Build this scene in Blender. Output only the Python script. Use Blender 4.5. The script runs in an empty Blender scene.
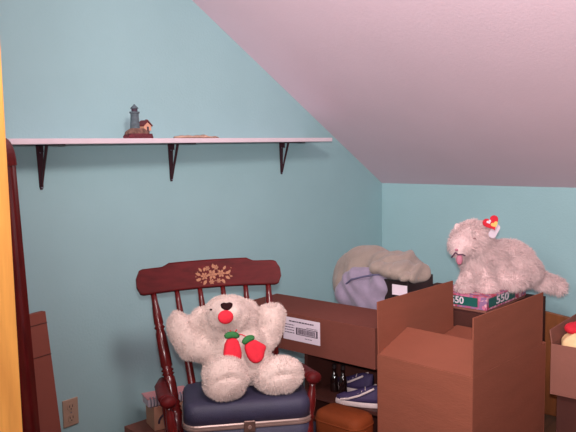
import bpy, bmesh, math, random
from mathutils import Vector, Matrix, noise
random.seed(7)
PI = math.pi
sc = bpy.context.scene
COL = sc.collection
V = Vector

# ------------------------------------------------------------------ materials
def srgb(r, g, b):
    f = lambda c: ((c/255)/12.92 if c/255 <= .04045 else (((c/255)+.055)/1.055)**2.4)
    return (f(r), f(g), f(b), 1)
MATS = {}
def mat(name, rgb, rough=.7, var=.08, scale=8, bump=0., bscale=60, metal=0., spec=.5, stretch=(1, 1, 1), sheen=0., coat=0., detail=4):
    if name in MATS: return MATS[name]
    m = bpy.data.materials.new(name); m.use_nodes = True
    nt = m.node_tree; N = nt.nodes; L = nt.links
    p = N['Principled BSDF']; p.inputs['Roughness'].default_value = rough
    p.inputs['Metallic'].default_value = metal; p.inputs['Specular IOR Level'].default_value = spec
    p.inputs['Sheen Weight'].default_value = sheen; p.inputs['Coat Weight'].default_value = coat
    p.inputs['Coat Roughness'].default_value = .15
    tc = N.new('ShaderNodeTexCoord'); mp = N.new('ShaderNodeMapping'); mp.inputs['Scale'].default_value = stretch
    L.new(tc.outputs['Object'], mp.inputs['Vector'])
    nz = N.new('ShaderNodeTexNoise'); nz.inputs['Scale'].default_value = scale; nz.inputs['Detail'].default_value = detail
    L.new(mp.outputs[0], nz.inputs['Vector'])
    cr = N.new('ShaderNodeValToRGB')
    a = [max(0, c*(1-var)) for c in rgb[:3]]; b = [min(1, c*(1+var)) for c in rgb[:3]]
    cr.color_ramp.elements[0].position = .3; cr.color_ramp.elements[1].position = .7
    cr.color_ramp.elements[0].color = (*a, 1); cr.color_ramp.elements[1].color = (*b, 1)
    L.new(nz.outputs['Fac'], cr.inputs[0]); L.new(cr.outputs[0], p.inputs['Base Color'])
    if bump:
        n2 = N.new('ShaderNodeTexNoise'); n2.inputs['Scale'].default_value = bscale; n2.inputs['Detail'].default_value = 3
        L.new(mp.outputs[0], n2.inputs['Vector'])
        bp = N.new('ShaderNodeBump'); bp.inputs['Strength'].default_value = bump; bp.inputs['Distance'].default_value = .01
        L.new(n2.outputs['Fac'], bp.inputs['Height']); L.new(bp.outputs[0], p.inputs['Normal'])
    MATS[name] = m
    return m
def patch(name, cols, scale, rough=.6):
    m = bpy.data.materials.new(name); m.use_nodes = True
    nt = m.node_tree; N = nt.nodes; L = nt.links; p = N['Principled BSDF']; p.inputs['Roughness'].default_value = rough
    tc = N.new('ShaderNodeTexCoord'); vo = N.new('ShaderNodeTexVoronoi'); vo.inputs['Scale'].default_value = scale
    L.new(tc.outputs['Object'], vo.inputs['Vector'])
    sp = N.new('ShaderNodeSeparateColor'); L.new(vo.outputs['Color'], sp.inputs[0])
    cr = N.new('ShaderNodeValToRGB'); e = cr.color_ramp.elements
    cr.color_ramp.interpolation = 'CONSTANT'
    e[0].color = cols[0]; e[1].position = 1/len(cols); e[1].color = cols[1]
    for i, c in enumerate(cols[2:], 2):
        x = e.new(i/len(cols)); x.color = c
    L.new(sp.outputs[0], cr.inputs[0]); L.new(cr.outputs[0], p.inputs['Base Color'])
    return m

M_wall = mat('teal wall paint', srgb(160, 196, 200), .62, .025, 3, .12, 90, spec=.3)
M_ceil = mat('white ceiling paint', srgb(230, 202, 212), .75, .02, 3, .1, 80, spec=.2)
M_floor = mat('brown floor boards', srgb(120, 84, 62), .5, .2, 3, stretch=(1, 12, 1))
M_pine = mat('varnished pine', srgb(250, 174, 88), .4, .16, 5, .08, 12, stretch=(9, 9, .8), coat=.1)
M_mahog = mat('mahogany stain', srgb(92, 24, 24), .24, .3, 6, stretch=(6, 6, 1), coat=.35)
M_chair = mat('cherry varnish', srgb(78, 16, 18), .5, .25, 7, stretch=(2, 8, 8), coat=0, spec=.12)
M_spind = mat('cherry varnish turned', srgb(84, 18, 18), .25, .25, 7, stretch=(8, 8, 1.5), coat=.15, spec=.4)
M_gold = mat('gold stencil paint', srgb(140, 84, 52), .45, .15, 60, metal=.15)
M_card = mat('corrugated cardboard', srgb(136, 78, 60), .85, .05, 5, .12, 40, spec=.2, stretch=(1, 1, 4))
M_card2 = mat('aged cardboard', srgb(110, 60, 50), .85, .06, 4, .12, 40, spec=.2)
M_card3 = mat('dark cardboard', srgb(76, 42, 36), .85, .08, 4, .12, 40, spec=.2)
M_cardp = mat('pale cardboard', srgb(138, 90, 78), .85, .05, 4, .1, 40, spec=.2)
M_edge = mat('cut cardboard edge', srgb(200, 150, 120), .9, .12, 90)
M_tape = mat('carton tape', srgb(176, 120, 92), .4, .04, 20)
M_white = mat('white board paint', srgb(226, 208, 216), .5, .03, 12)
M_iron = mat('dark bronze metal', srgb(66, 34, 42), .38, .12, 20, metal=.35)
M_fur = mat('cream plush', srgb(206, 184, 176), .9, .07, 22, sheen=.3, spec=.15)
M_cat = mat('long pale cat fur', srgb(222, 194, 192), .9, .14, 16, sheen=.3, spec=.15)
M_catd = mat('dusky cat eye', srgb(150, 116, 116), .9, .1, 30)  # dull pinkish brown of the cat's eyes
M_red = mat('red felt', srgb(205, 28, 48), .85, .1, 50, .2, 200)
M_green = mat('green felt', srgb(44, 108, 56), .9, .1, 50, .2, 200)
M_nose = mat('dark brown nose', srgb(36, 14, 16), .85, .1, 30, spec=.1)
M_blue = mat('blue luggage vinyl', srgb(48, 45, 68), .6, .1, 14, .25, 300)
M_blued = mat('dark blue luggage vinyl', srgb(42, 42, 60), .6, .12, 14, .25, 300)
M_rim = mat('luggage metal rim', srgb(176, 150, 142), .35, .06, 20, metal=.6)
M_latch = mat('brass latch', srgb(128, 100, 92), .35, .1, 40, metal=.7)
M_tan = mat('brown leather', srgb(124, 56, 24), .75, .1, 10, .2, 150, spec=.2)
M_wood = mat('orange brown wood', srgb(120, 66, 30), .5, .15, 6, stretch=(1, 8, 1))
M_dwood = mat('dark shelf wood', srgb(70, 34, 28), .55, .15, 6, stretch=(1, 6, 1))
M_paper = mat('white paper', srgb(222, 204, 214), .7, .02, 30)
M_ink = mat('dark ink', srgb(70, 50, 66), .7, .05, 30)
M_beige = mat('beige jacket cloth', srgb(146, 130, 120), .95, .08, 30, .3, 220, sheen=.2)
M_lilac = mat('grey lilac lining', srgb(142, 128, 148), .9, .07, 30, .25, 220, sheen=.2)
M_seam = mat('dark seam thread', srgb(92, 88, 116), .9, .05, 30)
M_black = mat('black plastic', srgb(34, 24, 26), .4, .08, 20)
M_glass = mat('dark bottle glass', srgb(30, 14, 14), .08, .05, 10, spec=.8, coat=.5)
M_navy = mat('navy shoe fabric', srgb(54, 38, 78), .7, .1, 40, .2, 200)
M_sole = mat('off white rubber', srgb(214, 192, 190), .6, .04, 30)
M_almond = mat('tan outlet plastic', srgb(176, 148, 128), .4, .03, 20)
M_slot = mat('outlet slot', srgb(52, 34, 36), .6, .03, 20)
M_teal = mat('dark green print', srgb(24, 92, 84), .5, .06, 40)
M_stone = mat('grey blue tower stone', srgb(92, 104, 112), .8, .25, 90, .4, 160)
M_rock = mat('dark red rock base', srgb(104, 36, 46), .7, .35, 60, .5, 120)
M_rock2 = mat('mossy rock', srgb(128, 92, 80), .8, .4, 70, .5, 120)
M_peach = mat('peach cottage wall', srgb(226, 168, 140), .8, .06, 60)
M_roof = mat('maroon cottage roof', srgb(110, 44, 50), .7, .15, 60)
M_drift = mat('pale tan driftwood', srgb(196, 158, 138), .85, .2, 40, .4, 90)
M_pinkp = patch('pink floral print', [srgb(206, 120, 150), srgb(176, 92, 130), srgb(226, 170, 180), srgb(196, 70, 90), srgb(150, 110, 150)], 60)
M_pink = mat('pink tongue', srgb(196, 120, 140), .7, .05, 40)
M_dark = mat('dusky mouth line', srgb(96, 62, 84), .8, .05, 40)
M_yel = mat('cream yellow cloth', srgb(236, 200, 150), .85, .1, 30)
M_gyel = mat('gold tag print', srgb(232, 180, 84), .5, .05, 50)
M_pinkcov = mat('pink notebook cover', srgb(214, 150, 152), .6, .05, 30)
M_wire = mat('grey wire', srgb(140, 140, 156), .35, .05, 30, metal=.6)

# ------------------------------------------------------------------ helpers
def T(*a): return Matrix.Translation(V(a))
def RZ(d): return Matrix.Rotation(math.radians(d), 4, 'Z')
def RX(d): return Matrix.Rotation(math.radians(d), 4, 'X')
def RY(d): return Matrix.Rotation(math.radians(d), 4, 'Y')
def tag(o, label=None, cat=None, group=None, kind=None):
    for k, v in (('label', label), ('category', cat), ('group', group), ('kind', kind)):
        if v: o[k] = v
    return o
def empty(name, loc, rz=0, label=None, cat=None, group=None):
    o = bpy.data.objects.new(name, None); COL.objects.link(o)
    o.location = loc; o.rotation_euler = (0, 0, math.radians(rz)); o.empty_display_size = .05
    return tag(o, label, cat, group)
def obj(name, bm, m, parent=None, smooth=False, bevel=0, segs=2, sub=0):
    me = bpy.data.meshes.new(name)
    if isinstance(bm, bpy.types.Mesh): me = bm; me.name = name
    else:
        bmesh.ops.recalc_face_normals(bm, faces=bm.faces[:]); bm.to_mesh(me); bm.free()
    for x in (m if isinstance(m, (list, tuple)) else [m]): me.materials.append(x)
    if smooth:
        for p in me.polygons: p.use_smooth = True
    o = bpy.data.objects.new(name, me); COL.objects.link(o)
    if parent: o.parent = parent
    if bevel:
        b = o.modifiers.new('bevel', 'BEVEL'); b.width = bevel; b.segments = segs; b.limit_method = 'ANGLE'
    if sub:
        s = o.modifiers.new('sub', 'SUBSURF'); s.levels = sub; s.render_levels = sub
    return o
def B(): return bmesh.new()
def box(bm, lo, hi, M=None, mi=0):
    x0, y0, z0 = lo; x1, y1, z1 = hi
    vs = [bm.verts.new(((M @ V(c)) if M else V(c))) for c in
          ((x0, y0, z0), (x1, y0, z0), (x1, y1, z0), (x0, y1, z0), (x0, y0, z1), (x1, y0, z1), (x1, y1, z1), (x0, y1, z1))]
    for f in ((0, 3, 2, 1), (4, 5, 6, 7), (0, 1, 5, 4), (1, 2, 6, 5), (2, 3, 7, 6), (3, 0, 4, 7)):
        bm.faces.new([vs[i] for i in f]).material_index = mi
    return bm
def prism(bm, poly, t, M=None):
    """poly in local xz, extruded along y by t"""
    a = [bm.verts.new((M @ V((x, 0, z))) if M else V((x, 0, z))) for x, z in poly]
    b = [bm.verts.new((M @ V((x, t, z))) if M else V((x, t, z))) for x, z in poly]
    n = len(poly); bm.faces.new(a); bm.faces.new(b[::-1])
    for i in range(n): bm.faces.new([a[i], a[(i+1) % n], b[(i+1) % n], b[i]])
    return bm
def rings(bm, rs, cap=True):
    rs = [[bm.verts.new(p) for p in r] for r in rs]; n = len(rs[0])
    for a, b in zip(rs, rs[1:]):
        for i in range(n): bm.faces.new([a[i], a[(i+1) % n], b[(i+1) % n], b[i]])
    if cap: bm.faces.new(rs[0][::-1]); bm.faces.new(rs[-1])
    return bm
def tube(bm, pts, rad, seg=12):
    pts = [V(p) for p in pts]
    if not hasattr(rad, '__len__'): rad = [rad]*len(pts)
    out = []; up = None
    for i, p in enumerate(pts):
        d = (pts[min(i+1, len(pts)-1)]-pts[max(i-1, 0)]).normalized()
        if up is None: up = V((0, 0, 1)) if abs(d.z) < .9 else V((1, 0, 0))
        s = d.cross(up).normalized(); up = s.cross(d).normalized()
        out.append([p+(s*math.cos(2*PI*k/seg)+up*math.sin(2*PI*k/seg))*rad[i] for k in range(seg)])
    return rings(bm, out)
def turned(bm, a, b, prof, seg=16, k=1):
    """prof: (t, r) along a->b"""
    a = V(a); b = V(b)
    return tube(bm, [a+(b-a)*t for t, r in prof], [r*k for t, r in prof], seg)
def ell(bm, c, r, M=None, u=20, v=12):
    m = (M or Matrix.Identity(4)) @ T(*c) @ Matrix.Diagonal((*r, 1))
    bmesh.ops.create_uvsphere(bm, u_segments=u, v_segments=v, radius=1, matrix=m)
    return bm
def rrect(w, d, r, n=6):
    """rounded rectangle outline centred, list of (x,y)"""
    o = []
    for cx, cy, a0 in ((w/2-r, d/2-r, 0), (-w/2+r, d/2-r, 90), (-w/2+r, -d/2+r, 180), (w/2-r, -d/2+r, 270)):
        for k in range(n+1):
            a = math.radians(a0+90*k/n); o.append((cx+r*math.cos(a), cy+r*math.sin(a)))
    return o
def evalmesh(o):
    dg = bpy.context.evaluated_depsgraph_get(); dg.update()
    me = bpy.data.meshes.new_from_object(o.evaluated_get(dg)); return me
def blob(name, ells, m, parent=None, voxel=.007, smooth=6, disp=None, capsules=(), clamp=None):
    bm = B()
    for e in ells: ell(bm, e[0], e[1], e[2] if len(e) > 2 else None)
    for c in capsules: tube(bm, c[0], c[1], 16)
    bmesh.ops.recalc_face_normals(bm, faces=bm.faces[:])
    o = obj('tmp', bm, m)
    r = o.modifiers.new('r', 'REMESH'); r.mode = 'VOXEL'; r.voxel_size = voxel
    s = o.modifiers.new('s', 'SMOOTH'); s.iterations = smooth; s.factor = .6
    me = evalmesh(o); bpy.data.objects.remove(o)
    if disp:
        ns = [v.normal.copy() for v in me.vertices]
        for v, n in zip(me.vertices, ns): v.co += n*disp(v.co)
    if clamp:
        for v in me.vertices: clamp(v.co)
    me.materials.clear()
    return obj(name, me, m, parent, smooth=True)
def zfloor(z, xmax=9, xmin=-9):
    def f(c):
        if c.z < z and c.x < xmax: c.z = z
        if c.x < xmin: c.x = xmin
    return f
def fur(o, n, length, width, droop=(0, 0, -.3), jit=.5, clump=30, seed=1, skip=None, lenf=None):
    """adds tapered tufts to the mesh itself"""
    rnd = random.Random(seed); me = o.data
    vs = [v.co.copy() for v in me.vertices]; fs = [tuple(p.vertices) for p in me.polygons]
    tot = 0; cum = []
    for p in me.polygons: tot += p.area; cum.append(tot)
    import bisect
    nv = list(vs); nf = list(fs)
    for i in range(n):
        k = bisect.bisect(cum, rnd.random()*tot); k = min(k, len(fs)-1)
        p = me.polygons[k]; nrm = p.normal; c = V((0, 0, 0)); ws = [rnd.random() for _ in p.vertices]; sw = sum(ws)
        for w, vi in zip(ws, p.vertices): c += vs[vi]*(w/sw)
        if skip and skip(c): continue
        nz = noise.noise_vector(c*clump)
        d = (nrm+V(droop)+nz*jit*1.4+V((rnd.uniform(-1, 1), rnd.uniform(-1, 1), rnd.uniform(-1, 1)))*jit*.6)
        if d.dot(nrm) < .15: d += nrm*.5
        d.normalize(); L = length*rnd.uniform(.5, 1.15)*(lenf(c) if lenf else 1)
        s = d.cross(V((rnd.uniform(-1, 1), rnd.uniform(-1, 1), rnd.uniform(-1, 1)))).normalized()*width
        b = len(nv); mid = c+d*L*.55; tip = c+d*L+V(droop)*L*.35
        nv += [c-s-nrm*.002, c+s-nrm*.002, mid+s*.7, mid-s*.7, tip]
        nf += [(b, b+1, b+2, b+3), (b+3, b+2, b+4)]
    m2 = bpy.data.meshes.new(me.name); m2.from_pydata(nv, [], nf)
    for m in me.materials: m2.materials.append(m)
    for p in m2.polygons: p.use_smooth = True
    o.data = m2
    return o
def text_mesh(s, size, m, parent, name, M, extrude=.0004, bold=.0):
    cu = bpy.data.curves.new('txt', 'FONT'); cu.body = s; cu.size = size; cu.extrude = extrude; cu.offset = bold
    cu.align_x = 'CENTER'; cu.align_y = 'CENTER'
    t = bpy.data.objects.new('txt', cu); COL.objects.link(t)
    me = evalmesh(t); bpy.data.objects.remove(t); me.transform(M); me.materials.clear()
    return obj(name, me, m, parent)
def struct(name, bm, m, **k):
    return tag(obj(name, bm, m, **k), kind='structure')

# ------------------------------------------------------------------ setting
CX, KZ, SL = 3.97, 1.194, math.tan(math.radians(29.75))   # knee wall plane, its height, slope
CEILZ = 2.45; XF = CX-(CEILZ-KZ)/SL
struct('floor', box(B(), (-2.2, -4.6, -.05), (CX+.1, .1, 0)), M_floor)
struct('wall_back', prism(B(), [(.72, 0), (CX, 0), (CX, KZ), (XF, CEILZ), (.72, CEILZ)], .1), M_wall)
struct('wall_right', box(B(), (CX, -4.6, 0), (CX+.1, .1, KZ)), M_wall)
bm = B(); prism(bm, [(CX+.1, KZ), (CX, KZ), (XF, CEILZ), (-.6, CEILZ), (-.6, CEILZ+.1), (XF+.03, CEILZ+.1), (CX+.1, KZ+.08)], 4.7, T(0, -4.6, 0))
struct('ceiling', bm, M_ceil)
struct('wall_left', box(B(), (.62, -.869, 0), (.72, .1, CEILZ)), M_wall)
bm = B(); box(bm, (.60, -.9, 0), (.852, -.87, 2.3)); box(bm, (.72, -.87, 0), (.846, -.76, 2.3))
struct('trim_1', bm, M_pine, bevel=.004)

# ------------------------------------------------------------------ shelf
sh = empty('wall_shelf', (2.12, 0, 1.4735), 0, 'long white wall shelf board on three dark metal brackets', 'shelf')
obj('shelf_board', box(B(), (-.9, -.2, 0), (1.02, -.001, .021)), M_white, sh, bevel=.003)
for bx in (-.657, .01, .806):
    bm = B()
    prism(bm, [(-.015, 0), (.015, 0), (.008, -.165), (.005, -.176), (-.005, -.176), (-.008, -.165)], .004, T(bx, -.006, 0))
    box(bm, (bx-.014, -.165, -.004), (bx+.014, -.004, 0))
    tube(bm, [(bx, -.009, -.165), (bx, -.026, -.10), (bx, -.048, -.03), (bx, -.056, -.004)], [.004, .0055, .0065, .0065], 6)
    box(bm, (bx-.002, -.03, -.03), (bx+.002, -.006, 0))
    br = obj('bracket', bm, M_iron, sh)
    for z in (-.03, -.168): obj('screw', ell(B(), (bx, -.009, z), (.0035, .003, .0035), u=8, v=6), M_wire, br)

lh = empty('lighthouse_figurine', (1.86, -.12, 1.495), 10, 'small lighthouse figurine with a cottage on a dark red rock base', 'figurine'); lh.scale = (1, 1, .92)
rnd = random.Random(3)
bm = B()
rings(bm, [[V((math.cos(a)*.078*s*(1+.08*math.sin(5*a+k)), math.sin(a)*.045*s*(1+.08*math.cos(4*a+k)), z)) for a in [2*PI*i/20 for i in range(20)]]
           for k, (s, z) in enumerate(((1, 0), (1.02, .008), (.93, .016), (.9, .022)))])
obj('rock_base', bm, M_rock, lh)
bm = B()
rings(bm, [[V((-.004+math.cos(a)*.066*s*(1+.12*math.sin(3*a+k)), math.sin(a)*.036*s*(1+.12*math.cos(5*a+k)), z)) for a in [2*PI*i/18 for i in range(18)]]
           for k, (s, z) in enumerate(((1, .018), (.95, .03), (.82, .04), (.7, .046)))])
obj('mossy_ground', bm, M_rock2, lh)
bm = B(); turned(bm, (-.022, 0, .03), (-.022, 0, .122), [(0, .0215), (.5, .0185), (.9, .0165), (.92, .021), (1, .021)]); obj('tower', bm, M_stone, lh)
bm = B(); turned(bm, (-.022, 0, .122), (-.022, 0, .136), [(0, .0125), (1, .0125)]); obj('lantern_room', bm, M_ink, lh)
bm = B(); turned(bm, (-.022, 0, .136), (-.022, 0, .156), [(0, .017), (.15, .016), (.7, .006), (.8, .003), (.9, .004), (1, .001)]); obj('cap', bm, M_stone, lh)
bm = B(); prism(bm, [(.008, .036), (.052, .036), (.052, .058), (.03, .074), (.008, .058)], .034, T(0, -.024, 0)); ct = obj('cottage', bm, M_peach, lh)
bm = B(); prism(bm, [(.002, .056), (.03, .078), (.058, .056), (.058, .061), (.03, .084), (.002, .061)], .042, T(0, -.028, 0)); obj('roof', bm, M_roof, ct)
obj('door', box(B(), (.025, -.0255, .036), (.035, -.0235, .054)), M_ink, ct)
obj('chimney', box(B(), (.038, -.012, .066), (.046, -.004, .088)), M_roof, ct)

bm = B(); rnd = random.Random(5); rs = []
for i in range(15):
    t = i/14; x = -.13+.265*t; w = .026*math.sin(PI*min(.98, max(.03, t)))**.5*(1+.2*rnd.uniform(-1, 1))+.004; h = .0085*(1+.4*rnd.uniform(-1, 1))*math.sin(PI*min(.97, max(.05, t)))**.4+.0015
    rs.append([V((x, math.cos(a)*w, h+math.sin(a)*h)) for a in [2*PI*k/10 for k in range(10)]])
rings(bm, rs); ell(bm, (-.125, 0, .006), (.008, .008, .006), u=8, v=6); ell(bm, (-.01, -.005, .014), (.008, .006, .005), u=8, v=6)
dw = obj('driftwood', bm, M_drift, smooth=True); dw.location = (2.19, -.12, 1.4955); dw.scale = (1, 1, .7)
tag(dw, 'flat tan piece of driftwood lying on the white shelf', 'ornament')

# ------------------------------------------------------------------ left: post, cardboard, outlet
fp = empty('fluted_post', (1.228, -.215, 0), 0, 'tall dark mahogany fluted post standing beside the pine door trim', 'post')
prof = []
W_, D_ = .1, .07
xs = [-W_/2+W_*i/39 for i in range(40)]
front = [(x, -D_/2+(.005*(.5-.5*math.cos((i % 13)/13*2*PI)) if 1 < i < 38 else 0)) for i, x in enumerate(xs)]
ol = front+[(W_/2, D_/2), (-W_/2, D_/2)]
bm = B(); rings(bm, [[V((x, y, z)) for x, y in ol] for z in (.0, 1.4)]); obj('shaft', bm, M_mahog, fp)
bm = B()
o2 = rrect(W_+.01, D_+.01, .008, 4); rs = []
for k in range(9):
    a = k/8*PI/2; s = math.cos(a)*.5+.5 if k < 8 else .45
    z = 1.412+.085*math.sin(a)
    rs.append([V((x*(math.cos(a)*.55+.45), y*(math.cos(a)*.4+.6), z)) for x, y in o2])
rings(bm, [[V((x, y, 1.4)) for x, y in o2]]+rs); obj('cap', bm, M_mahog, fp, bevel=.002)
bm = B(); box(bm, (-W_/2-.006, -D_/2-.006, 0), (W_/2+.006, D_/2+.006, .12)); obj('base_block', bm, M_mahog, fp, bevel=.004)
fp.rotation_euler[1] = math.radians(-2.1)

lc = empty('flat_carton', (1.27, -.13, 0), 0, 'flattened brown carton leaning on the wall left of the outlet', 'box')
ln = RX(-5) @ RY(-1.9)
bm = B(); box(bm, (-.17, 0, .0), (.178, .03, .822), ln)
obj('panel', bm, mat('flattened cardboard', srgb(142, 80, 68), .85, .05, 5, .12, 40, spec=.2), lc, bevel=.002)
bm = B()
for z in (.65, .775): box(bm, (-.17, -.0012, z), (.178, 0.001, z+.003), ln)
obj('crease', bm, M_dwood, lc)

ou = empty('wall_outlet', (1.541, -.001, .362), 0, 'tan double wall outlet low on the teal wall', 'outlet')
obj('plate', box(B(), (-.036, -.006, -.058), (.036, .001, .058)), M_almond, ou, bevel=.003)
for z in (-.024, .024):
    bm = B(); prism(bm, [(x, y+z) for x, y in rrect(.03, .034, .012)], .003, T(0, -.0085, 0)); s = obj('socket', bm, M_almond, ou)
    bm = B()
    for x in (-.007, .007): box(bm, (x-.0014, -.0092, z-.001), (x+.0014, -.0084, z+.009))
    turned(bm, (0, -.0092, z-.008), (0, -.0084, z-.008), [(0, .0028), (1, .0028)], 10)
    obj('slot', bm, M_slot, s)
bm = B(); turned(bm, (0, -.0082, 0), (0, -.005, 0), [(0, .003), (1, .003)], 10); obj('screw', bm, M_wire, ou)

# ------------------------------------------------------------------ cartons
def carton(name, loc, rz, L, W, H, m, label, flaps=(), t=.005, closed=False, cat='box', medge=M_edge):
    """local x length, y width, origin at near-left bottom corner. flaps: (side, length, angle) angle from vertical, + = outward"""
    r = empty(name, loc, rz, label, cat)
    bm = B()
    if closed:
        box(bm, (0, 0, 0), (L, W, H))
    else:
        box(bm, (0, 0, 0), (L, W, t)); box(bm, (0, 0, t), (t, W, H)); box(bm, (L-t, 0, t), (L, W, H))
        box(bm, (t, 0, t), (L-t, t, H)); box(bm, (t, W-t, t), (L-t, W, H))
    obj('carton_body', bm, m, r, bevel=.0015)
    for side, fl, ang in flaps:
        bm = B()
        if side == 'near': M = T(0, t/2, H) @ RX(ang); box(bm, (.003, -t/2, .0), (L-(.003 if fl < .2 else .035), t/2, fl), M)
        if side == 'far': M = T(0, W-t/2, H) @ RX(-ang); box(bm, (.003, -t/2, .0), (L-(.003 if fl < .2 else .035), t/2, fl), M)
        if side == 'left': M = T(t/2, 0, H) @ RY(-ang); box(bm, (-t/2, .006, .0), (t/2, W-.006, fl), M)
        if side == 'right': M = T(L-t/2, 0, H) @ RY(ang); box(bm, (-t/2, .006, .0), (t/2, W-.006, fl), M)
        obj('flap', bm, m, r, bevel=.001)
    return r
big = carton('cardboard_carton', (2.292, -1.44, 0), -4.5, .615, .432, .6, M_card,
             'large open brown carton in front with its long flaps standing up', (('near', .222, 0), ('far', .218, 1), ('left', .215, -70), ('right', .2, -100)))
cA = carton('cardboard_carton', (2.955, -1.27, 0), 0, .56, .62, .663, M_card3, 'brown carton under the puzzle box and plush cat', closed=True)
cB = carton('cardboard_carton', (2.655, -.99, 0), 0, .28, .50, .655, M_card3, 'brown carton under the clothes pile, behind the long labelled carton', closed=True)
lb = carton('long_carton', (2.34, -.99, .528), 0, .285, .775, .174, M_card2, 'long flat closed carton with a white shipping label', closed=True)
# label on the -x face: local frame u along -y
LM = T(-.0008, .387, .104) @ Matrix(((0, 0, -1, 0), (-1, 0, 0, 0), (0, 1, 0, 0), (0, 0, 0, 1)))   # x->-y, y->z, z->-x
bm = B(); box(bm, (-.105, -.052, -.0005), (.105, .052, .0006), LM); lab = obj('shipping_label', bm, M_paper, lb)
tag(lab, 'white printed shipping label')
bm = B(); rnd = random.Random(2)
def dash(y, x0, x1, h):
    x = x0
    while x < x1:
        w = rnd.uniform(.006, .016); box(bm, (x, y, .0006), (min(x+w, x1), y+h, .0010), LM); x += w+.003
dash(.032, -.07, .07, .006)
for y in (.016, .004, -.008, -.02): dash(y, -.095, -.04, .004)
dash(.014, .03, .09, .003); dash(-.036, .02, .06, .003)
for (a, b, c, d) in ((-.03, -.022, .092, -.019), (-.03, .007, .092, .010), (-.03, -.022, -.022, .010), (.084, -.022, .092, .010)): box(bm, (a, b, .0006), (c, d, .001), LM)
x = -.018
while x < .078:
    w = rnd.choice((.0015, .003, .0045)); box(bm, (x, -.017, .0006), (x+w, .005, .001), LM); x += w+.002
obj('print', bm, M_ink, lab)

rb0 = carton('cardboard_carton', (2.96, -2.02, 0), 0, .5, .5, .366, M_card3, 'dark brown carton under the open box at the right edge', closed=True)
rb = carton('cardboard_carton', (2.93, -2.0, .3675), 0, .45, .5, .222, M_cardp, 'open pale brown box with cloth inside at the right edge',
            (('far', .06, 8),))
bm = B()
cl = blob('folded_cloth', [((3.07, -1.595, .580), (.13, .09, .058)), ((3.17, -1.68, .575), (.15, .14, .06)), ((3.09, -1.78, .56), (.13, .13, .05)), ((3.1, -1.70, .47), (.14, .17, .095))], M_yel, voxel=.008, disp=lambda c: .012*noise.noise(c*9)+.004*math.sin(70*c.x+40*c.y), clamp=zfloor(.375, xmin=2.945))
tag(cl, 'cream yellow cloth bundled in the open box at right edge', 'cloth')
r2 = blob('red_cloth', [((3.05, -1.555, .640), (.045, .04, .024)), ((3.11, -1.60, .650), (.06, .06, .026))], M_red, voxel=.007, disp=lambda c: .010*noise.noise(c*14))
tag(r2, 'small red cloth lying on the cream yellow cloth', 'cloth')

# wooden chair with solid rounded back beyond the boxes
wc = empty('wooden_chair', (3.72, -1.2, 0), 0, 'low orange-brown wooden chair with rounded solid back by the right wall', 'chair')
p = [(-.2, .03), (.24, .03), (.24, .535)]+[(.215+.025*math.cos(a), .535+.025*math.sin(a)) for a in [PI/10*k for k in range(1, 6)]]+[(.03, .582), (-.16, .59), (-.2, .56)]
bm = B(); prism(bm, [(-x, z) for x, z in p], .02, T(-.17, 0, 0) @ RZ(90)); obj('backrest', bm, M_wood, wc, bevel=.004)
obj('seat', box(B(), (-.17, -.18, .26), (.2, .18, .285)), M_wood, wc, bevel=.006)
for sx in (-.17, .16):
    for sy in (-.17, .14): obj('leg', box(B(), (sx, sy, 0), (sx+.03, sy+.03, .26)), M_wood, wc, bevel=.004)

# ------------------------------------------------------------------ puzzle box
pz = empty('puzzle_box', (2.985, -1.185, .6645), -2, 'pink floral jigsaw puzzle box with green 550 bands under plush cat', 'box')
obj('lid', box(B(), (0, 0, .012), (.44, .27, .072)), M_pinkp, pz, bevel=.001)
obj('tray', box(B(), (.003, .003, 0), (.437, .267, .012)), M_cardp, pz)
Mn = T(.155, -.0008, .044) @ RX(90)
bm = B(); box(bm, (-.135, -.0215, -.0003), (.15, .0215, .0007), Mn); bd = obj('band', bm, M_teal, pz)
text_mesh('550', .056, M_paper, bd, 'number', Mn @ T(.01, 0, .001) @ Matrix.Diagonal((1.65, .92, 1, 1)), bold=.0012)
bm = B(); prism(bm, [(x*.016-.108, y*.022) for x, y in ((-1, 0), (-.4, .7), (.3, .9), (1, .2), (.6, -.7), (-.5, -.8))], .0006, Mn @ RX(90) @ T(0, -.0012, 0)); obj('emblem', bm, M_gyel, bd)
Ml = T(-.0008, .15, .044) @ Matrix(((0, 0, -1, 0), (-1, 0, 0, 0), (0, 1, 0, 0), (0, 0, 0, 1)))
bm = B(); box(bm, (-.11, -.0215, -.0003), (.105, .0215, .0007), Ml); bd = obj('band', bm, M_teal, pz)
text_mesh('550', .046, M_paper, bd, 'number', Ml @ T(0.0, 0, .001), bold=.0012)
bm = B(); prism(bm, [(x*.012+.055, y*.014) for x, y in ((-1, 0), (-.4, .7), (.3, .9), (1, .2), (.6, -.7), (-.5, -.8))], .0006, Ml @ RX(90) @ T(0, -.0012, 0)); obj('emblem', bm, M_green, bd)

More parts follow.
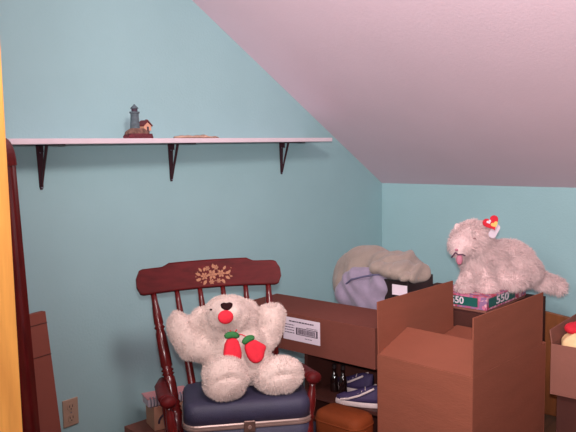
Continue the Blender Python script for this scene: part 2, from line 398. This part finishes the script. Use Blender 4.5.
# ------------------------------------------------------------------ plush cat
# local frame: x = image right (-y of the room), y = away from camera
cat = empty('plush_cat', (3.2, -1.02, .737), -50, 'fluffy pale plush cat sitting on the puzzle box', 'stuffed toy')
cells = [((-.022, -.04, .245), (.098, .088, .088)), ((-.085, -.10, .225), (.062, .06, .058)), ((-.105, -.125, .20), (.04, .04, .036)),
         ((.02, -.02, .15), (.09, .09, .11)), ((.08, .02, .115), (.13, .10, .115)), ((.17, .04, .105), (.15, .11, .115)), ((.245, .045, .07), (.105, .10, .085)),
         ((-.045, -.07, .05), (.036, .045, .055)), ((-.075, -.12, .026), (.04, .055, .028)),
         ((.035, -.09, .05), (.038, .045, .055)), ((.025, -.14, .026), (.042, .055, .028)), ((.16, -.06, .04), (.09, .06, .045))]
caps = [([(.28, .05, .06), (.34, .05, .025), (.40, .045, .0), (.45, .04, -.018), (.475, .04, -.02)], [.05, .045, .04, .036, .024])]
cb = blob('body', cells, M_cat, cat, voxel=.009, smooth=5, capsules=caps, clamp=zfloor(.001, .31), disp=lambda c: .006*noise.noise(c*20))
facef = lambda c: .35 if (c.x < -.05 and c.y < -.09 and c.z > .17) else 1
fur(cb, 46000, .024, .0010, (.25, .1, -.5), .55, 22, 4, lenf=facef)
for (ex, ey, ez, rz) in ((-.10, -.055, .315, 25), (.03, -.02, .325, -15)):
    bm = B(); M = T(ex, ey, ez) @ RZ(20) @ RY(-rz)
    rings(bm, [[M @ V((math.cos(a)*.026*s, math.sin(a)*.012*s-.006*z*10, z)) for a in [2*PI*k/12 for k in range(12)]] for s, z in ((1, -.03), (.85, -.014), (.6, .0), (.25, .010))])
    obj('ear', bm, M_cat, cat, smooth=True)
fd = V((-.5, -.86, -.08)).normalized(); sd = V((.86, -.5, 0)).normalized()
fc = V((-.098, -.150, .232))
for s in (-1, 1):
    bm = B(); q = V((-.068, -.132, .262))+sd*s*.034; ell(bm, q, (.007, .007, .004), u=10, v=8); obj('eye', bm, M_catd, cat, smooth=True)
bm = B(); ell(bm, (-.128, -.168, .212), (.008, .006, .006), u=10, v=8); obj('nose', bm, M_pink, cat, smooth=True)
bm = B()
tube(bm, [(-.133, -.170, .200), (-.122, -.176, .190), (-.10, -.172, .190), (-.085, -.158, .182)], .0035, 6); tube(bm, [(-.133, -.170, .200), (-.142, -.160, .184), (-.146, -.146, .172)], .0035, 6)
obj('mouth_line', bm, M_dark, cat)
bm = B(); ell(bm, (-.113, -.166, .165), (.016, .012, .026), u=12, v=8); obj('tongue', bm, M_pink, cat, smooth=True)
# heart tag
bm = B(); hp = []
for k in range(28):
    a = 2*PI*k/28; hp.append((.0024*16*math.sin(a)**3, .0024*(13*math.cos(a)-5*math.cos(2*a)-2*math.cos(3*a)-math.cos(4*a))))
HM = T(.045, -.135, .335) @ RZ(-5) @ RY(-25) @ RX(-10)
prism(bm, hp, .003, HM); ht = obj('heart_tag', bm, M_red, cat); tag(ht, 'red heart paper tag')
bm = B(); prism(bm, [(x*.3-.008, y*.28+.008) for x, y in hp], .001, HM @ T(0, -.0015, 0)); obj('print', bm, M_paper, ht)
bm = B(); prism(bm, [(x*.45+.010, y*.4-.014) for x, y in hp], .001, HM @ T(0, -.0015, 0)); obj('print', bm, M_gyel, ht)
bm = B(); prism(bm, [(x-.02, z) for x, z in [(a*.9, b) for a, b in rrect(.042, .07, .016)]], .0025, T(.083, -.118, .283) @ RY(28)); tag(obj('care_tag', bm, M_paper, cat), 'white fabric tag')

# ------------------------------------------------------------------ clothes on a crate
ck = empty('black_crate', (2.685, -.945, .656), 0, 'black crate with a white card on its side, under the jacket', 'crate')
bm = B()
box(bm, (0, 0, 0), (.235, .2, .01)); box(bm, (0, 0, .01), (.012, .2, .178)); box(bm, (.223, 0, .01), (.235, .2, .178)); box(bm, (.012, 0, .01), (.223, .012, .178)); box(bm, (.012, .188, .01), (.223, .2, .178))
obj('crate_body', bm, M_black, ck, bevel=.003)
obj('card', box(B(), (-.002, .004, .112), (0, .082, .160)), M_paper, ck)

def folds(c):
    return .009*math.sin(64*c.y-30*c.z+6*noise.noise(c*8))*max(0, min(1, (-c.y-.02)*8))+.010*math.sin(38*c.y+22*c.z+5*noise.noise(c*6))*max(0, noise.noise(c*5)+.35)+.010*noise.noise(c*11)
jk = empty('jacket', (2.84, -.72, .66), 0, 'crumpled beige jacket with grey lilac lining heaped on the black crate', 'jacket')
inv = T(-2.84, .72, -.66)
def loc(ells): return [((e[0][0]-2.84, e[0][1]+.72, e[0][2]-.66), e[1]) for e in ells]
sh1 = blob('shell', loc([((2.84, -.64, .775), (.12, .21, .185)), ((2.82, -.57, .745), (.10, .12, .13)), ((2.82, -.79, .865), (.12, .13, .085)), ((2.79, -.88, .870), (.13, .10, .042)), ((2.76, -.945, .853), (.10, .045, .026))]),
     M_beige, jk, voxel=.008, smooth=8, disp=folds, clamp=zfloor(.001))
tag(sh1, 'beige outer cloth of the jacket')
ln_ = blob('lining', loc([((2.735, -.675, .755), (.062, .14, .118)), ((2.71, -.725, .73), (.052, .115, .10)), ((2.70, -.785, .79), (.045, .055, .07)), ((2.75, -.57, .72), (.07, .07, .065))]),
     M_lilac, jk, voxel=.007, smooth=9, disp=lambda c: .003*math.sin(60*c.y-46*c.z+4*noise.noise(c*7))+.003*noise.noise(c*10), clamp=zfloor(.001))
tag(ln_, 'grey lilac lining folded out')
sl = blob('sleeve', loc([((2.70, -.81, .878), (.05, .07, .036)), ((2.69, -.88, .868), (.045, .055, .026)), ((2.69, -.94, .853), (.04, .035, .018))]), M_beige, jk, voxel=.006, disp=lambda c: .006*math.sin(70*c.y+20*c.z)+.004*noise.noise(c*18), clamp=zfloor(.18))
bm = B()
tube(bm, [(-.150, .125, .12), (-.168, .075, .155), (-.172, .0, .178), (-.165, -.05, .19), (-.150, -.09, .195)], .0045, 8); obj('seam', bm, M_seam, jk)

# ------------------------------------------------------------------ shelf unit with shoes and bottles
su = empty('low_bookcase', (2.40, -.985, 0), 0, 'low dark wooden bookcase under the long labelled carton', 'bookcase')
bm = B(); box(bm, (0, 0, 0), (.245, .018, .509)); obj('side_panel', bm, M_dwood, su)
bm = B(); box(bm, (0, .397, 0), (.245, .415, .509)); obj('side_panel', bm, M_dwood, su)
obj('top', box(B(), (-.01, -.005, .509), (.25, .42, .527)), M_dwood, su)
obj('back_panel', box(B(), (.235, .018, 0), (.245, .397, .509)), M_dwood, su)
obj('shelf', box(B(), (.0, .018, .304), (.235, .397, .320)), M_dwood, su)
obj('shelf', box(B(), (.0, .018, .03), (.235, .397, .045)), M_dwood, su)

def sneaker(loc, rz, label, group):
    r = empty('sneaker', loc, rz, label, 'shoe', group); r.scale = (.8, .85, .85)
    def sect(x):
        # x 0 heel .. .27 toe ; half width
        t = x/.27
        return .032+.012*math.sin(PI*min(1, t*1.15))-.018*max(0, t-.82)/.18
    n = 14; rs = []; rs2 = []
    for i in range(n):
        x = .27*i/(n-1); w = sect(x)*(.7 if i in (0, n-1) else 1)
        rs.append([V((x, s*w, z)) for s, z in ((-1, 0), (1, 0), (1.04, .012), (1, .026), (-1, .026), (-1.04, .012))])
        t = i/(n-1); h = .085-.05*min(1, max(0, (t-.25)/.5))-(.018*max(0, t-.85)/.15)
        rs2.append([V((x*.97+.003, math.cos(a)*w*.94*(1 if math.sin(a) < .5 else .8), .024+max(0, math.sin(a))*h)) for a in [PI*k/10 for k in range(11)]])
    bm = B(); rings(bm, rs); obj('sole', bm, M_sole, r, bevel=.003, smooth=True)
    bm = B(); rings(bm, rs2); up = obj('upper', bm, M_navy, r, smooth=True)
    bm = B()
    for s in (-1, 1):
        tube(bm, [(.235, s*.030, .030), (.19, s*.041, .040), (.13, s*.040, .060), (.08, s*.036, .085), (.05, s*.030, .1)], .0055, 8)
    obj('stripe', bm, M_sole, up)
    bm = B()
    for k in range(5): tube(bm, [(.10+.02*k, -.022, .086-.011*k), (.105+.02*k, 0, .094-.011*k), (.10+.02*k, .022, .086-.011*k)], .0025, 6)
    obj('laces', bm, M_sole, up)
    return r
sneaker((2.475, -.950, .3205), 112, 'navy sneaker with white stripe beside the big open carton', None)
sneaker((2.575, -.83, .321), 97, 'navy sneaker behind the two dark bottles', None)
for (x, y, h, lbl) in ((2.50, -.665, .11, 'dark glass bottle nearer the left end of the bookcase'), (2.47, -.735, .125, 'dark glass bottle nearer the striped sneaker')):
    r = empty('bottle', (x, y, .321), 0, lbl, 'bottle', None)
    bm = B(); turned(bm, (0, 0, 0), (0, 0, h), [(0, .016), (.02, .019), (.6, .019), (.72, .014), (.8, .008), (1, .008)]); obj('glass', bm, M_glass, r, smooth=True)
    bm = B(); turned(bm, (0, 0, h), (0, 0, h+.018), [(0, .010), (1, .0095)]); obj('cap', bm, M_black, r)
# ------------------------------------------------------------------ luggage
def suitcase(loc, rz, W, D, H, rimz, m, label, nl=1, r=.05):
    """origin bottom centre; front is -y"""
    s = empty('suitcase', loc, rz, label, 'suitcase')
    def ring(k, z, rr=r):
        return [V((x, y, z)) for x, y in rrect(W-2*k, D-2*k, max(.01, rr-k))]
    bm = B(); rings(bm, [ring(.012, 0), ring(.003, .006), ring(0, .02), ring(0, rimz-.003)]); obj('lower_shell', bm, m, s, smooth=True)
    bm = B(); rings(bm, [ring(0, rimz+.003), ring(0, H-.03), ring(.004, H-.014), ring(.014, H-.004), ring(.03, H), ring(.055, H+.003)]); obj('lid', bm, m, s, smooth=True)
    bm = B(); rings(bm, [ring(-.003, rimz-.010), ring(-.0045, rimz-.006), ring(-.0045, rimz-.0015), ring(-.001, rimz), ring(-.0045, rimz+.0015), ring(-.0045, rimz+.006), ring(-.003, rimz+.010)]); obj('rim', bm, M_rim, s)
    ls = [0] if nl == 1 else [-W*.3, W*.3]
    for x in ls:
        bm = B(); box(bm, (x-.020, -D/2-.010, rimz-.022), (x+.020, -D/2-.002, rimz+.018)); l = obj('latch', bm, M_latch, s, bevel=.003)
        bm = B(); turned(bm, (x, -D/2-.014, rimz-.004), (x, -D/2-.009, rimz-.004), [(0, .006), (1, .007)], 12); obj('button', bm, M_rim, l)
    if nl > 1:
        bm = B(); tube(bm, [(-.06, -D/2-.004, rimz-.03), (-.055, -D/2-.03, rimz-.03), (0, -D/2-.036, rimz-.03), (.055, -D/2-.03, rimz-.03), (.06, -D/2-.004, rimz-.03)], .008, 10); obj('handle', bm, m, s, smooth=True)
    return s
S0 = V((1.64, -.90, 0)); CRZ = -32
def chair2w(x, y, z):
    a = math.radians(CRZ); return S0+V((x*math.cos(a)-y*math.sin(a), x*math.sin(a)+y*math.cos(a), z))
p = chair2w(.044, .115, .414)
suitcase(p, CRZ-9, .445, .27, .172, .092, M_blue, 'blue hard suitcase with a metal rim lying on the rocking chair seat', 1)
suitcase((2.225, -.745, 0), 90-180, .50, .25, .235, .185, M_blued, 'dark blue suitcase on the floor right of the rocking chair', 2, r=.05)
hs = empty('leather_case', (2.27, -.882, .2385), -90, 'orange-brown leather case on top of the floor suitcase', 'case')
def rr3(W, D, r, k, z): return [V((x, y, z)) for x, y in rrect(W-2*k, D-2*k, max(.006, r-k))]
bm = B(); rings(bm, [rr3(.235, .15, .05, .006, 0), rr3(.235, .15, .05, 0, .01), rr3(.235, .15, .05, 0, .085), rr3(.235, .15, .05, .006, .102), rr3(.235, .15, .05, .022, .112)]); obj('case_body', bm, M_tan, hs, smooth=True)
bm = B(); rings(bm, [rr3(.235, .15, .05, -.001, .07), rr3(.235, .15, .05, -.003, .073), rr3(.235, .15, .05, -.001, .076)]); obj('seam', bm, M_tan, hs)

# ------------------------------------------------------------------ stack by wall behind the chair
st = carton('cardboard_carton', (1.755, -.235, 0), -6, .34, .19, .235, M_cardp, 'low brown carton on the floor behind the rocking chair', closed=True)
sb = empty('small_box', (1.82, -.20, .2365), -20, 'small tan box with a dark arched print under the spiral notebook', 'box')
obj('box_body', box(B(), (0, 0, 0), (.15, .11, .105)), mat('light tan card', srgb(196, 146, 120), .8, .05, 12), sb, bevel=.002)
bm = B(); tube(bm, [(.02+.055*(1-math.cos(a)), -.001, .03+.045*math.sin(a)) for a in [PI*k/10 for k in range(11)]], .005, 6); obj('print', bm, M_ink, sb)
nb = empty('spiral_notebook', (1.80, -.185, .3425), -22, 'pink spiral notebook on top of the small tan box', 'notebook')
obj('pages', box(B(), (.004, .006, 0), (.19, .09, .034)), M_paper, nb)
obj('cover', box(B(), (0, .003, .034), (.195, .093, .037)), M_pinkcov, nb)
bm = B()
for k in range(13):
    c = V((.014+.0135*k, .006, .019)); tube(bm, [c+V((0, .012*math.cos(a), .022*math.sin(a))) for a in [2*PI*j/12 for j in range(13)]], .0028, 6)
obj('coil', bm, M_wire, nb)

# ------------------------------------------------------------------ rocking chair
rc = empty('rocking_chair', S0, CRZ, 'dark red-brown wooden rocking chair with gold floral stencil on its crest rail', 'chair')
def backy(z): return .198+(z-.453)*.425
# crest rail: outline in (x,z'), curved in plan, tilted back
n = 44; up_ = []; lo_ = []
for i in range(n+1):
    t = i/n; x = -.300+.568*t; u = abs(2*t-1)
    top = .050+(.013 if u < .56 else .013*max(0, 1-(u-.56)/.1)**2)+.004*math.cos(u*PI/2)
    bot = -.050+.006*math.cos(u*PI/2)
    if u > .90:
        q = (u-.90)/.10; k = math.sqrt(max(0, 1-q**2.2)); top = .0+top*(.35+.65*k) if q < 1 else .015; bot = bot*(.35+.65*k) if q < 1 else -.015
    up_.append((x, top)); lo_.append((x, bot))
bm = B(); rs = []
def railp(x, zz, off):
    bow = -.03*(1-(x/.3)**2)
    c = V((x, backy(.948)-.0+.04*0-bow*-1*-1, .948)); c.y = .392+.02-.03*(x/.3)**2
    d = V((0, .39, .92)).normalized(); nn = V((0, -.92, .39)).normalized()
    return c+d*zz+nn*off
for (x, t_), (_, b_) in zip(up_, lo_):
    rs.append([railp(x, b_, -.010), railp(x, b_, .010), railp(x, b_*.9, .012), railp(x, t_*.92, .012), railp(x, t_, .008), railp(x, t_, -.010)])
rings(bm, rs); cr_ = obj('crest_rail', bm, M_chair, rc, bevel=.002)
# stencil
bm = B(); rnd = random.Random(11)
def disc(cx, cz, rx, rz_, rot=0, n_=10, off=.0128):
    vs = []
    for k in range(n_):
        a = 2*PI*k/n_; x = rx*math.cos(a); z = rz_*math.sin(a); c, s = math.cos(rot), math.sin(rot)
        vs.append(bm.verts.new(railp(cx+x*c-z*s, cz+x*s+z*c, off)))
    bm.faces.new(vs)
def leaf(cx, cz, L, w, rot, off=.0128):
    c, s = math.cos(rot), math.sin(rot); pts = [(0, 0), (L*.35, w), (L*.7, w*.8), (L, 0), (L*.7, -w*.8), (L*.35, -w)]
    bm.faces.new([bm.verts.new(railp(cx+x*c-z*s, cz+x*s+z*c, off)) for x, z in pts])
def flower(cx, cz, R, o=.0129):
    for k in range(6):
        a = 2*PI*k/6; disc(cx+R*.62*math.cos(a), cz+R*.62*math.sin(a), R*.38, R*.27, a, 8, o)
    disc(cx, cz, R*.25, R*.25, 0, 8, o+.0002)
flower(-.005, .004, .020); flower(-.036, .0, .015); flower(.030, .006, .016); flower(.012, .032, .011); flower(-.022, .030, .010); flower(-.01, -.024, .011); flower(.018, -.022, .010)
for (x, z, L, w, r) in ((-.05, .004, .024, .006, 2.7), (-.05, -.008, .022, .006, 3.6), (-.045, .018, .02, .005, 2.2), (.045, .004, .026, .006, .3), (.046, -.006, .022, .006, -.6), (.04, .02, .02, .005, .9),
                        (-.03, -.016, .024, .006, 4.1), (.032, -.016, .022, .006, -1.1), (-.036, .018, .018, .005, 1.4), (.0, .028, .02, .005, 1.5), (-.06, -.01, .012, .003, 3.4), (.062, -.006, .014, .003, -.2), (.06, .012, .012, .003, .5)):
    leaf(x, z, L, w, r)
for k in range(16): disc(rnd.uniform(-.075, .075), rnd.uniform(-.03, .035)*.8, .0022, .0022, 0, 6)
st_ = obj('floral_stencil', bm, M_gold, cr_)
# stiles + spindles
for i, tx in enumerate((-.239, -.148, -.057, .034, .125, .216)):
    outer = i in (0, 5); s = (tx+.012)
    a = V((s*.82-.0, backy(.41), .41)); b = V((tx, backy(.905)+.01-.03*(tx/.3)**2+.0, .912))
    if outer:
        pr = [(0, .019), (.05, .021), (.10, .024), (.16, .024), (.19, .018), (.2, .023), (.215, .018), (.235, .023), (.25, .018), (.27, .020), (.36, .0205), (.40, .019), (.415, .015), (.425, .021), (.44, .015), (.45, .021), (.465, .015), (.48, .019),
              (.60, .0185), (.70, .017), (.73, .0125), (.745, .018), (.76, .0125), (.775, .0155), (.85, .014), (.92, .0105), (1, .0095)]
        obj('back_post', turned(B(), a, b, pr, 16, 1.15), M_spind, rc, smooth=True)
    else:
        pr = [(0, .010), (.1, .012), (.3, .013), (.6, .012), (.72, .011), (.735, .009), (.75, .0125), (.765, .009), (.8, .0115), (.92, .009), (1, .008)]
        obj('spindle', turned(B(), a, b, pr, 12, 1.2), M_spind, rc, smooth=True)
# seat
bm = B(); rings(bm, [[V((x, y+.01, z)) for x, y in rrect(.50-k, .46-k, .05)] for z, k in ((.375, .02), (.385, 0), (.405, 0), (.413, .012))]); obj('seat', bm, M_chair, rc, smooth=False)
for s in (-1, 1):
    x = s*.258
    sx = -.248 if s < 0 else .262
    ay = .265; dzz = -.02 if s < 0 else 0
    pts = [(sx*.93, ay, .625), (sx, .18, .632), (sx*1.02, .08, .636), (sx*1.01, .02, .640), (sx, -.005, .641)]
    bm = B(); rs = []
    for (px_, py_, pz_), w, h in zip([(a_, b_, c_+dzz) for a_, b_, c_ in pts], (.014, .022, .024, .028, .026), (.010, .010, .012, .016, .018)):
        rs.append([V((px_+w*math.cos(a), py_, pz_+h*math.sin(a))) for a in [2*PI*k/12 for k in range(12)]])
    rings(bm, rs); ell(bm, (sx, -.01, .640+dzz), (.028, .022, .022), u=16, v=10)
    obj('armrest', bm, M_chair, rc, smooth=True)
    pr = [(0, .012), (.08, .016), (.15, .02), (.3, .017), (.42, .013), (.45, .019), (.48, .013), (.6, .018), (.8, .015), (.9, .011), (1, .012)]
    obj('arm_post', turned(B(), (s*.225, -.03, .405), (sx, .0, .63+dzz), pr), M_spind, rc, smooth=True)
    obj('arm_post', turned(B(), (s*.225, .12, .405), (sx, .12, .63+dzz), [(0, .009), (.3, .013), (.7, .012), (1, .008)]), M_spind, rc, smooth=True)
    lp = [(0, .014), (.12, .018), (.3, .021), (.45, .017), (.5, .022), (.55, .017), (.8, .019), (1, .014)]
    obj('leg', turned(B(), (s*.23, -.20, .06), (s*.19, -.14, .38), lp), M_spind, rc, smooth=True)
    obj('leg', turned(B(), (s*.23, .22, .055), (s*.19, .17, .38), lp), M_spind, rc, smooth=True)
    # rocker
    bm = B(); R = 1.1; rs = []
    for k in range(21):
        a = -.36+.80*k/20; y = R*math.sin(a); z = R*(1-math.cos(a))
        rs.append([V((s*.23+dx, y, z+dz)) for dx, dz in ((-.014, 0), (.014, 0), (.014, .045), (-.014, .045))])
    rings(bm, rs); obj('rocker', bm, M_chair, rc, bevel=.003)
    obj('stretcher', turned(B(), (s*.215, -.17, .2), (s*.215, .19, .2), [(0, .008), (.5, .014), (1, .008)]), M_spind, rc, smooth=True)
for y, z in ((-.18, .17), (.2, .17)):
    obj('stretcher', turned(B(), (-.215, y, z), (.215, y, z), [(0, .008), (.45, .013), (.5, .018), (.55, .013), (1, .008)]), M_spind, rc, smooth=True)

# ------------------------------------------------------------------ bear (chair frame)
br = empty('teddy_bear', chair2w(.032, .14, .588), CRZ, 'cream plush teddy bear with raised arms sitting on the blue suitcase', 'stuffed toy')
O = V((.03, .14, .602))
def L(e): return [((V(a)-O)[:], r) for a, r in e]
be = [((.012, .222, .822), (.108, .095, .098)), ((.0, .165, .862), (.075, .07, .065)), ((-.012, .125, .880), (.052, .045, .046)),          # head, muzzle
      ((-.095, .235, .845), (.036, .025, .038)), ((.10, .24, .86), (.03, .024, .034)),                                                     # ears
      ((.035, .20, .725), (.110, .095, .11)), ((.04, .19, .672), (.125, .105, .075)),                                                      # torso
      ((-.03, .16, .655), (.07, .11, .058)), ((.115, .155, .65), (.07, .11, .055)),
      ((-.044, .035, .674), (.078, .058, .078)), ((.150, .035, .662), (.086, .058, .068)), ((-.045, .06, .648), (.075, .075, .046)), ((.145, .06, .645), (.085, .075, .044))]   # feet
caps = [([V(p)-O for p in ((.0, .21, .752), (-.07, .215, .738), (-.125, .23, .748), (-.152, .24, .795), (-.163, .25, .842), (-.155, .25, .862))], [.055, .058, .060, .056, .050, .032]),
        ([V(p)-O for p in ((.07, .21, .745), (.125, .215, .728), (.158, .225, .752), (.175, .23, .80), (.184, .235, .842), (.182, .235, .868))], [.050, .054, .054, .052, .050, .034])]
def bdisp(c):
    w = c+O; d = .006*noise.noise(c*22)
    for fx, fz in ((-.044, .674), (.150, .662)):
        if abs(w.x-fx) < .085 and w.y < .06:
            q = ((w.x-fx)/.05)**2+((w.z-fz)/.05)**2
            d -= .012*math.exp(-((w.z-fz-.022+.3*(w.x-fx)**2/.05)/.009)**2)*max(0, 1-((w.x-fx)/.06)**2)
    return d
bb = blob('body', L(be), M_fur, br, voxel=.007, smooth=4, capsules=caps, disp=bdisp, clamp=zfloor(.001))
def bare(c):
    w = c+O
    for m_, r_ in ((V((-.045, .085, .922)), .022), (V((-.03, .072, .872)), .026)):
        if (w-m_).length < r_: return True
    return False
fur(bb, 52000, .0085, .0007, (0, 0, -.12), .55, 45, 8, skip=bare, lenf=lambda c: .45 if ((c+O)-V((-.03, .085, .89))).length < .075 else 1)
# camera-side nose and mouth sit on the muzzle, facing up and forward
FM = T(*(V((-.022, .092, .915))-O)) @ RZ(-8) @ RX(-42)
bm = B(); pts = [(x*.85, z*1.1) for x, z in [(-.026, .009), (-.012, .014), (0, .011), (.012, .014), (.026, .009), (.022, -.004), (.008, -.014), (-.008, -.014), (-.022, -.004)]]
prism(bm, pts, .012, FM); obj('nose', bm, M_nose, br, bevel=.004, segs=3)
bm = B(); ell(bm, (0, 0, 0), (.028, .012, .024), T(*(V((-.030, .080, .878))-O)) @ RX(-15)); obj('mouth', bm, M_red, br, smooth=True)
for ex, ez in ((-.068, .893), (.030, .91)):
    bm = B(); ell(bm, (0, 0, 0), (.005, .004, .003), T(*(V((ex, .145, ez))-O))); obj('eye', bm, M_nose, br, smooth=True)
def mitten(c, rot, flip, lean, k_):
    M = T(*(V(c)-O)) @ RX(lean) @ RY(rot) @ Matrix.Scale(k_, 4)
    o = [(-.020, .030), (.020, .030), (.026, .005), (.034, -.02), (.030, -.040), (.012, -.052), (-.012, -.052), (-.028, -.036), (-.026, -.01)]
    if flip: o = [(-.024, .030), (.022, .030), (.030, .012), (.048, -.008), (.050, -.022), (.034, -.030), (.026, -.046), (.004, -.056), (-.018, -.050), (-.030, -.03), (-.028, -.005)]
    rs = []
    for yy, k in ((-.014, .55), (-.011, .85), (0, 1), (.011, .85), (.014, .55)):
        rs.append([M @ V((x*k, yy, z*(k*.5+.5))) for x, z in o])
    bm = B(); rings(bm, rs); m = obj('mitten', bm, M_red, br, smooth=True, sub=1)
    bm = B(); tube(bm, [M @ V((-.021+.042*t, -.003-.004*math.sin(PI*t), .030+.006*math.sin(PI*t))) for t in [k/8 for k in range(9)]], [.006, .010, .0115, .012, .012, .012, .0115, .010, .006], 10)
    obj('cuff', bm, M_green, m, smooth=True)
mitten((-.014, .070, .772), 4, False, -14, 1.18)
mitten((.062, .078, .756), -22, True, -14, 1.05)
bm = B()
q = lambda *p: V(p)-O
tube(bm, [q(-.018, .082, .795), q(-.012, .088, .808), q(.0, .095, .812), q(.03, .092, .806), q(.055, .085, .792)], .0018, 6)
tube(bm, [q(.0, .094, .812), q(-.014, .090, .826)], .0022, 6); tube(bm, [q(.0, .094, .812), q(.012, .092, .826)], .0022, 6)
obj('ribbon', bm, M_red, br)

# ------------------------------------------------------------------ camera and light
az, pt, rl = math.radians(40), math.radians(-5.75), math.radians(1.0)
f = V((math.cos(az)*math.cos(pt), math.sin(az)*math.cos(pt), math.sin(pt)))
r = V((math.sin(az), -math.cos(az), 0)); u = r.cross(f)
r2 = math.cos(rl)*r-math.sin(rl)*u; u2 = math.cos(rl)*u+math.sin(rl)*r
cam = bpy.data.cameras.new('camera'); co = bpy.data.objects.new('camera', cam); COL.objects.link(co)
cam.sensor_width = 36; cam.lens = 690*36/576; cam.clip_start = .05
M = Matrix((r2, u2, -f)).transposed().to_4x4(); M.translation = V((0, -2.5, 1.45)); co.matrix_world = M
sc.camera = co

def area(name, loc, target, size, power, col):
    l = bpy.data.lights.new(name, 'AREA'); l.shape = 'DISK'; l.size = size; l.energy = power; l.color = col
    o = bpy.data.objects.new(name, l); COL.objects.link(o); o.location = loc
    o.rotation_euler = (V(target)-V(loc)).to_track_quat('-Z', 'Y').to_euler(); return o
area('ceiling_lamp_light', (1.0, -1.9, 2.35), (2.8, -1.2, .5), .4, 30, (1, .90, .88))
area('left_fill_light', (-.6, -1.6, 2.1), (2.8, -.8, 1.2), .6, 22, (1, .92, .9))  # added soft fill from the left, not a lamp of the house
area('rear_fill_light', (-1.6, -3.9, 2.2), (2.8, -.8, 1.2), .5, 10, (1, .92, .9))  # invented weak fill far behind the camera, stands for no known lamp
l = bpy.data.lights.new('flash_light', 'SPOT'); l.energy = 285; l.color = (1, .92, .95); l.spot_size = math.radians(100); l.spot_blend = 1; l.shadow_soft_size = .03
o = bpy.data.objects.new('flash_light', l); COL.objects.link(o); o.location = (.02, -2.5, 1.54)
o.rotation_euler = (V((math.cos(az-.33), math.sin(az-.33), .14))).to_track_quat('-Z', 'Y').to_euler()
w = bpy.data.worlds.new('world'); sc.world = w; w.use_nodes = True
w.node_tree.nodes['Background'].inputs[0].default_value = (.85, .88, 1, 1); w.node_tree.nodes['Background'].inputs[1].default_value = .03
sc.view_settings.view_transform = 'Standard'; sc.view_settings.look = 'None'; sc.view_settings.gamma = 1; sc.view_settings.exposure = 0
sc.view_settings.use_curve_mapping = False
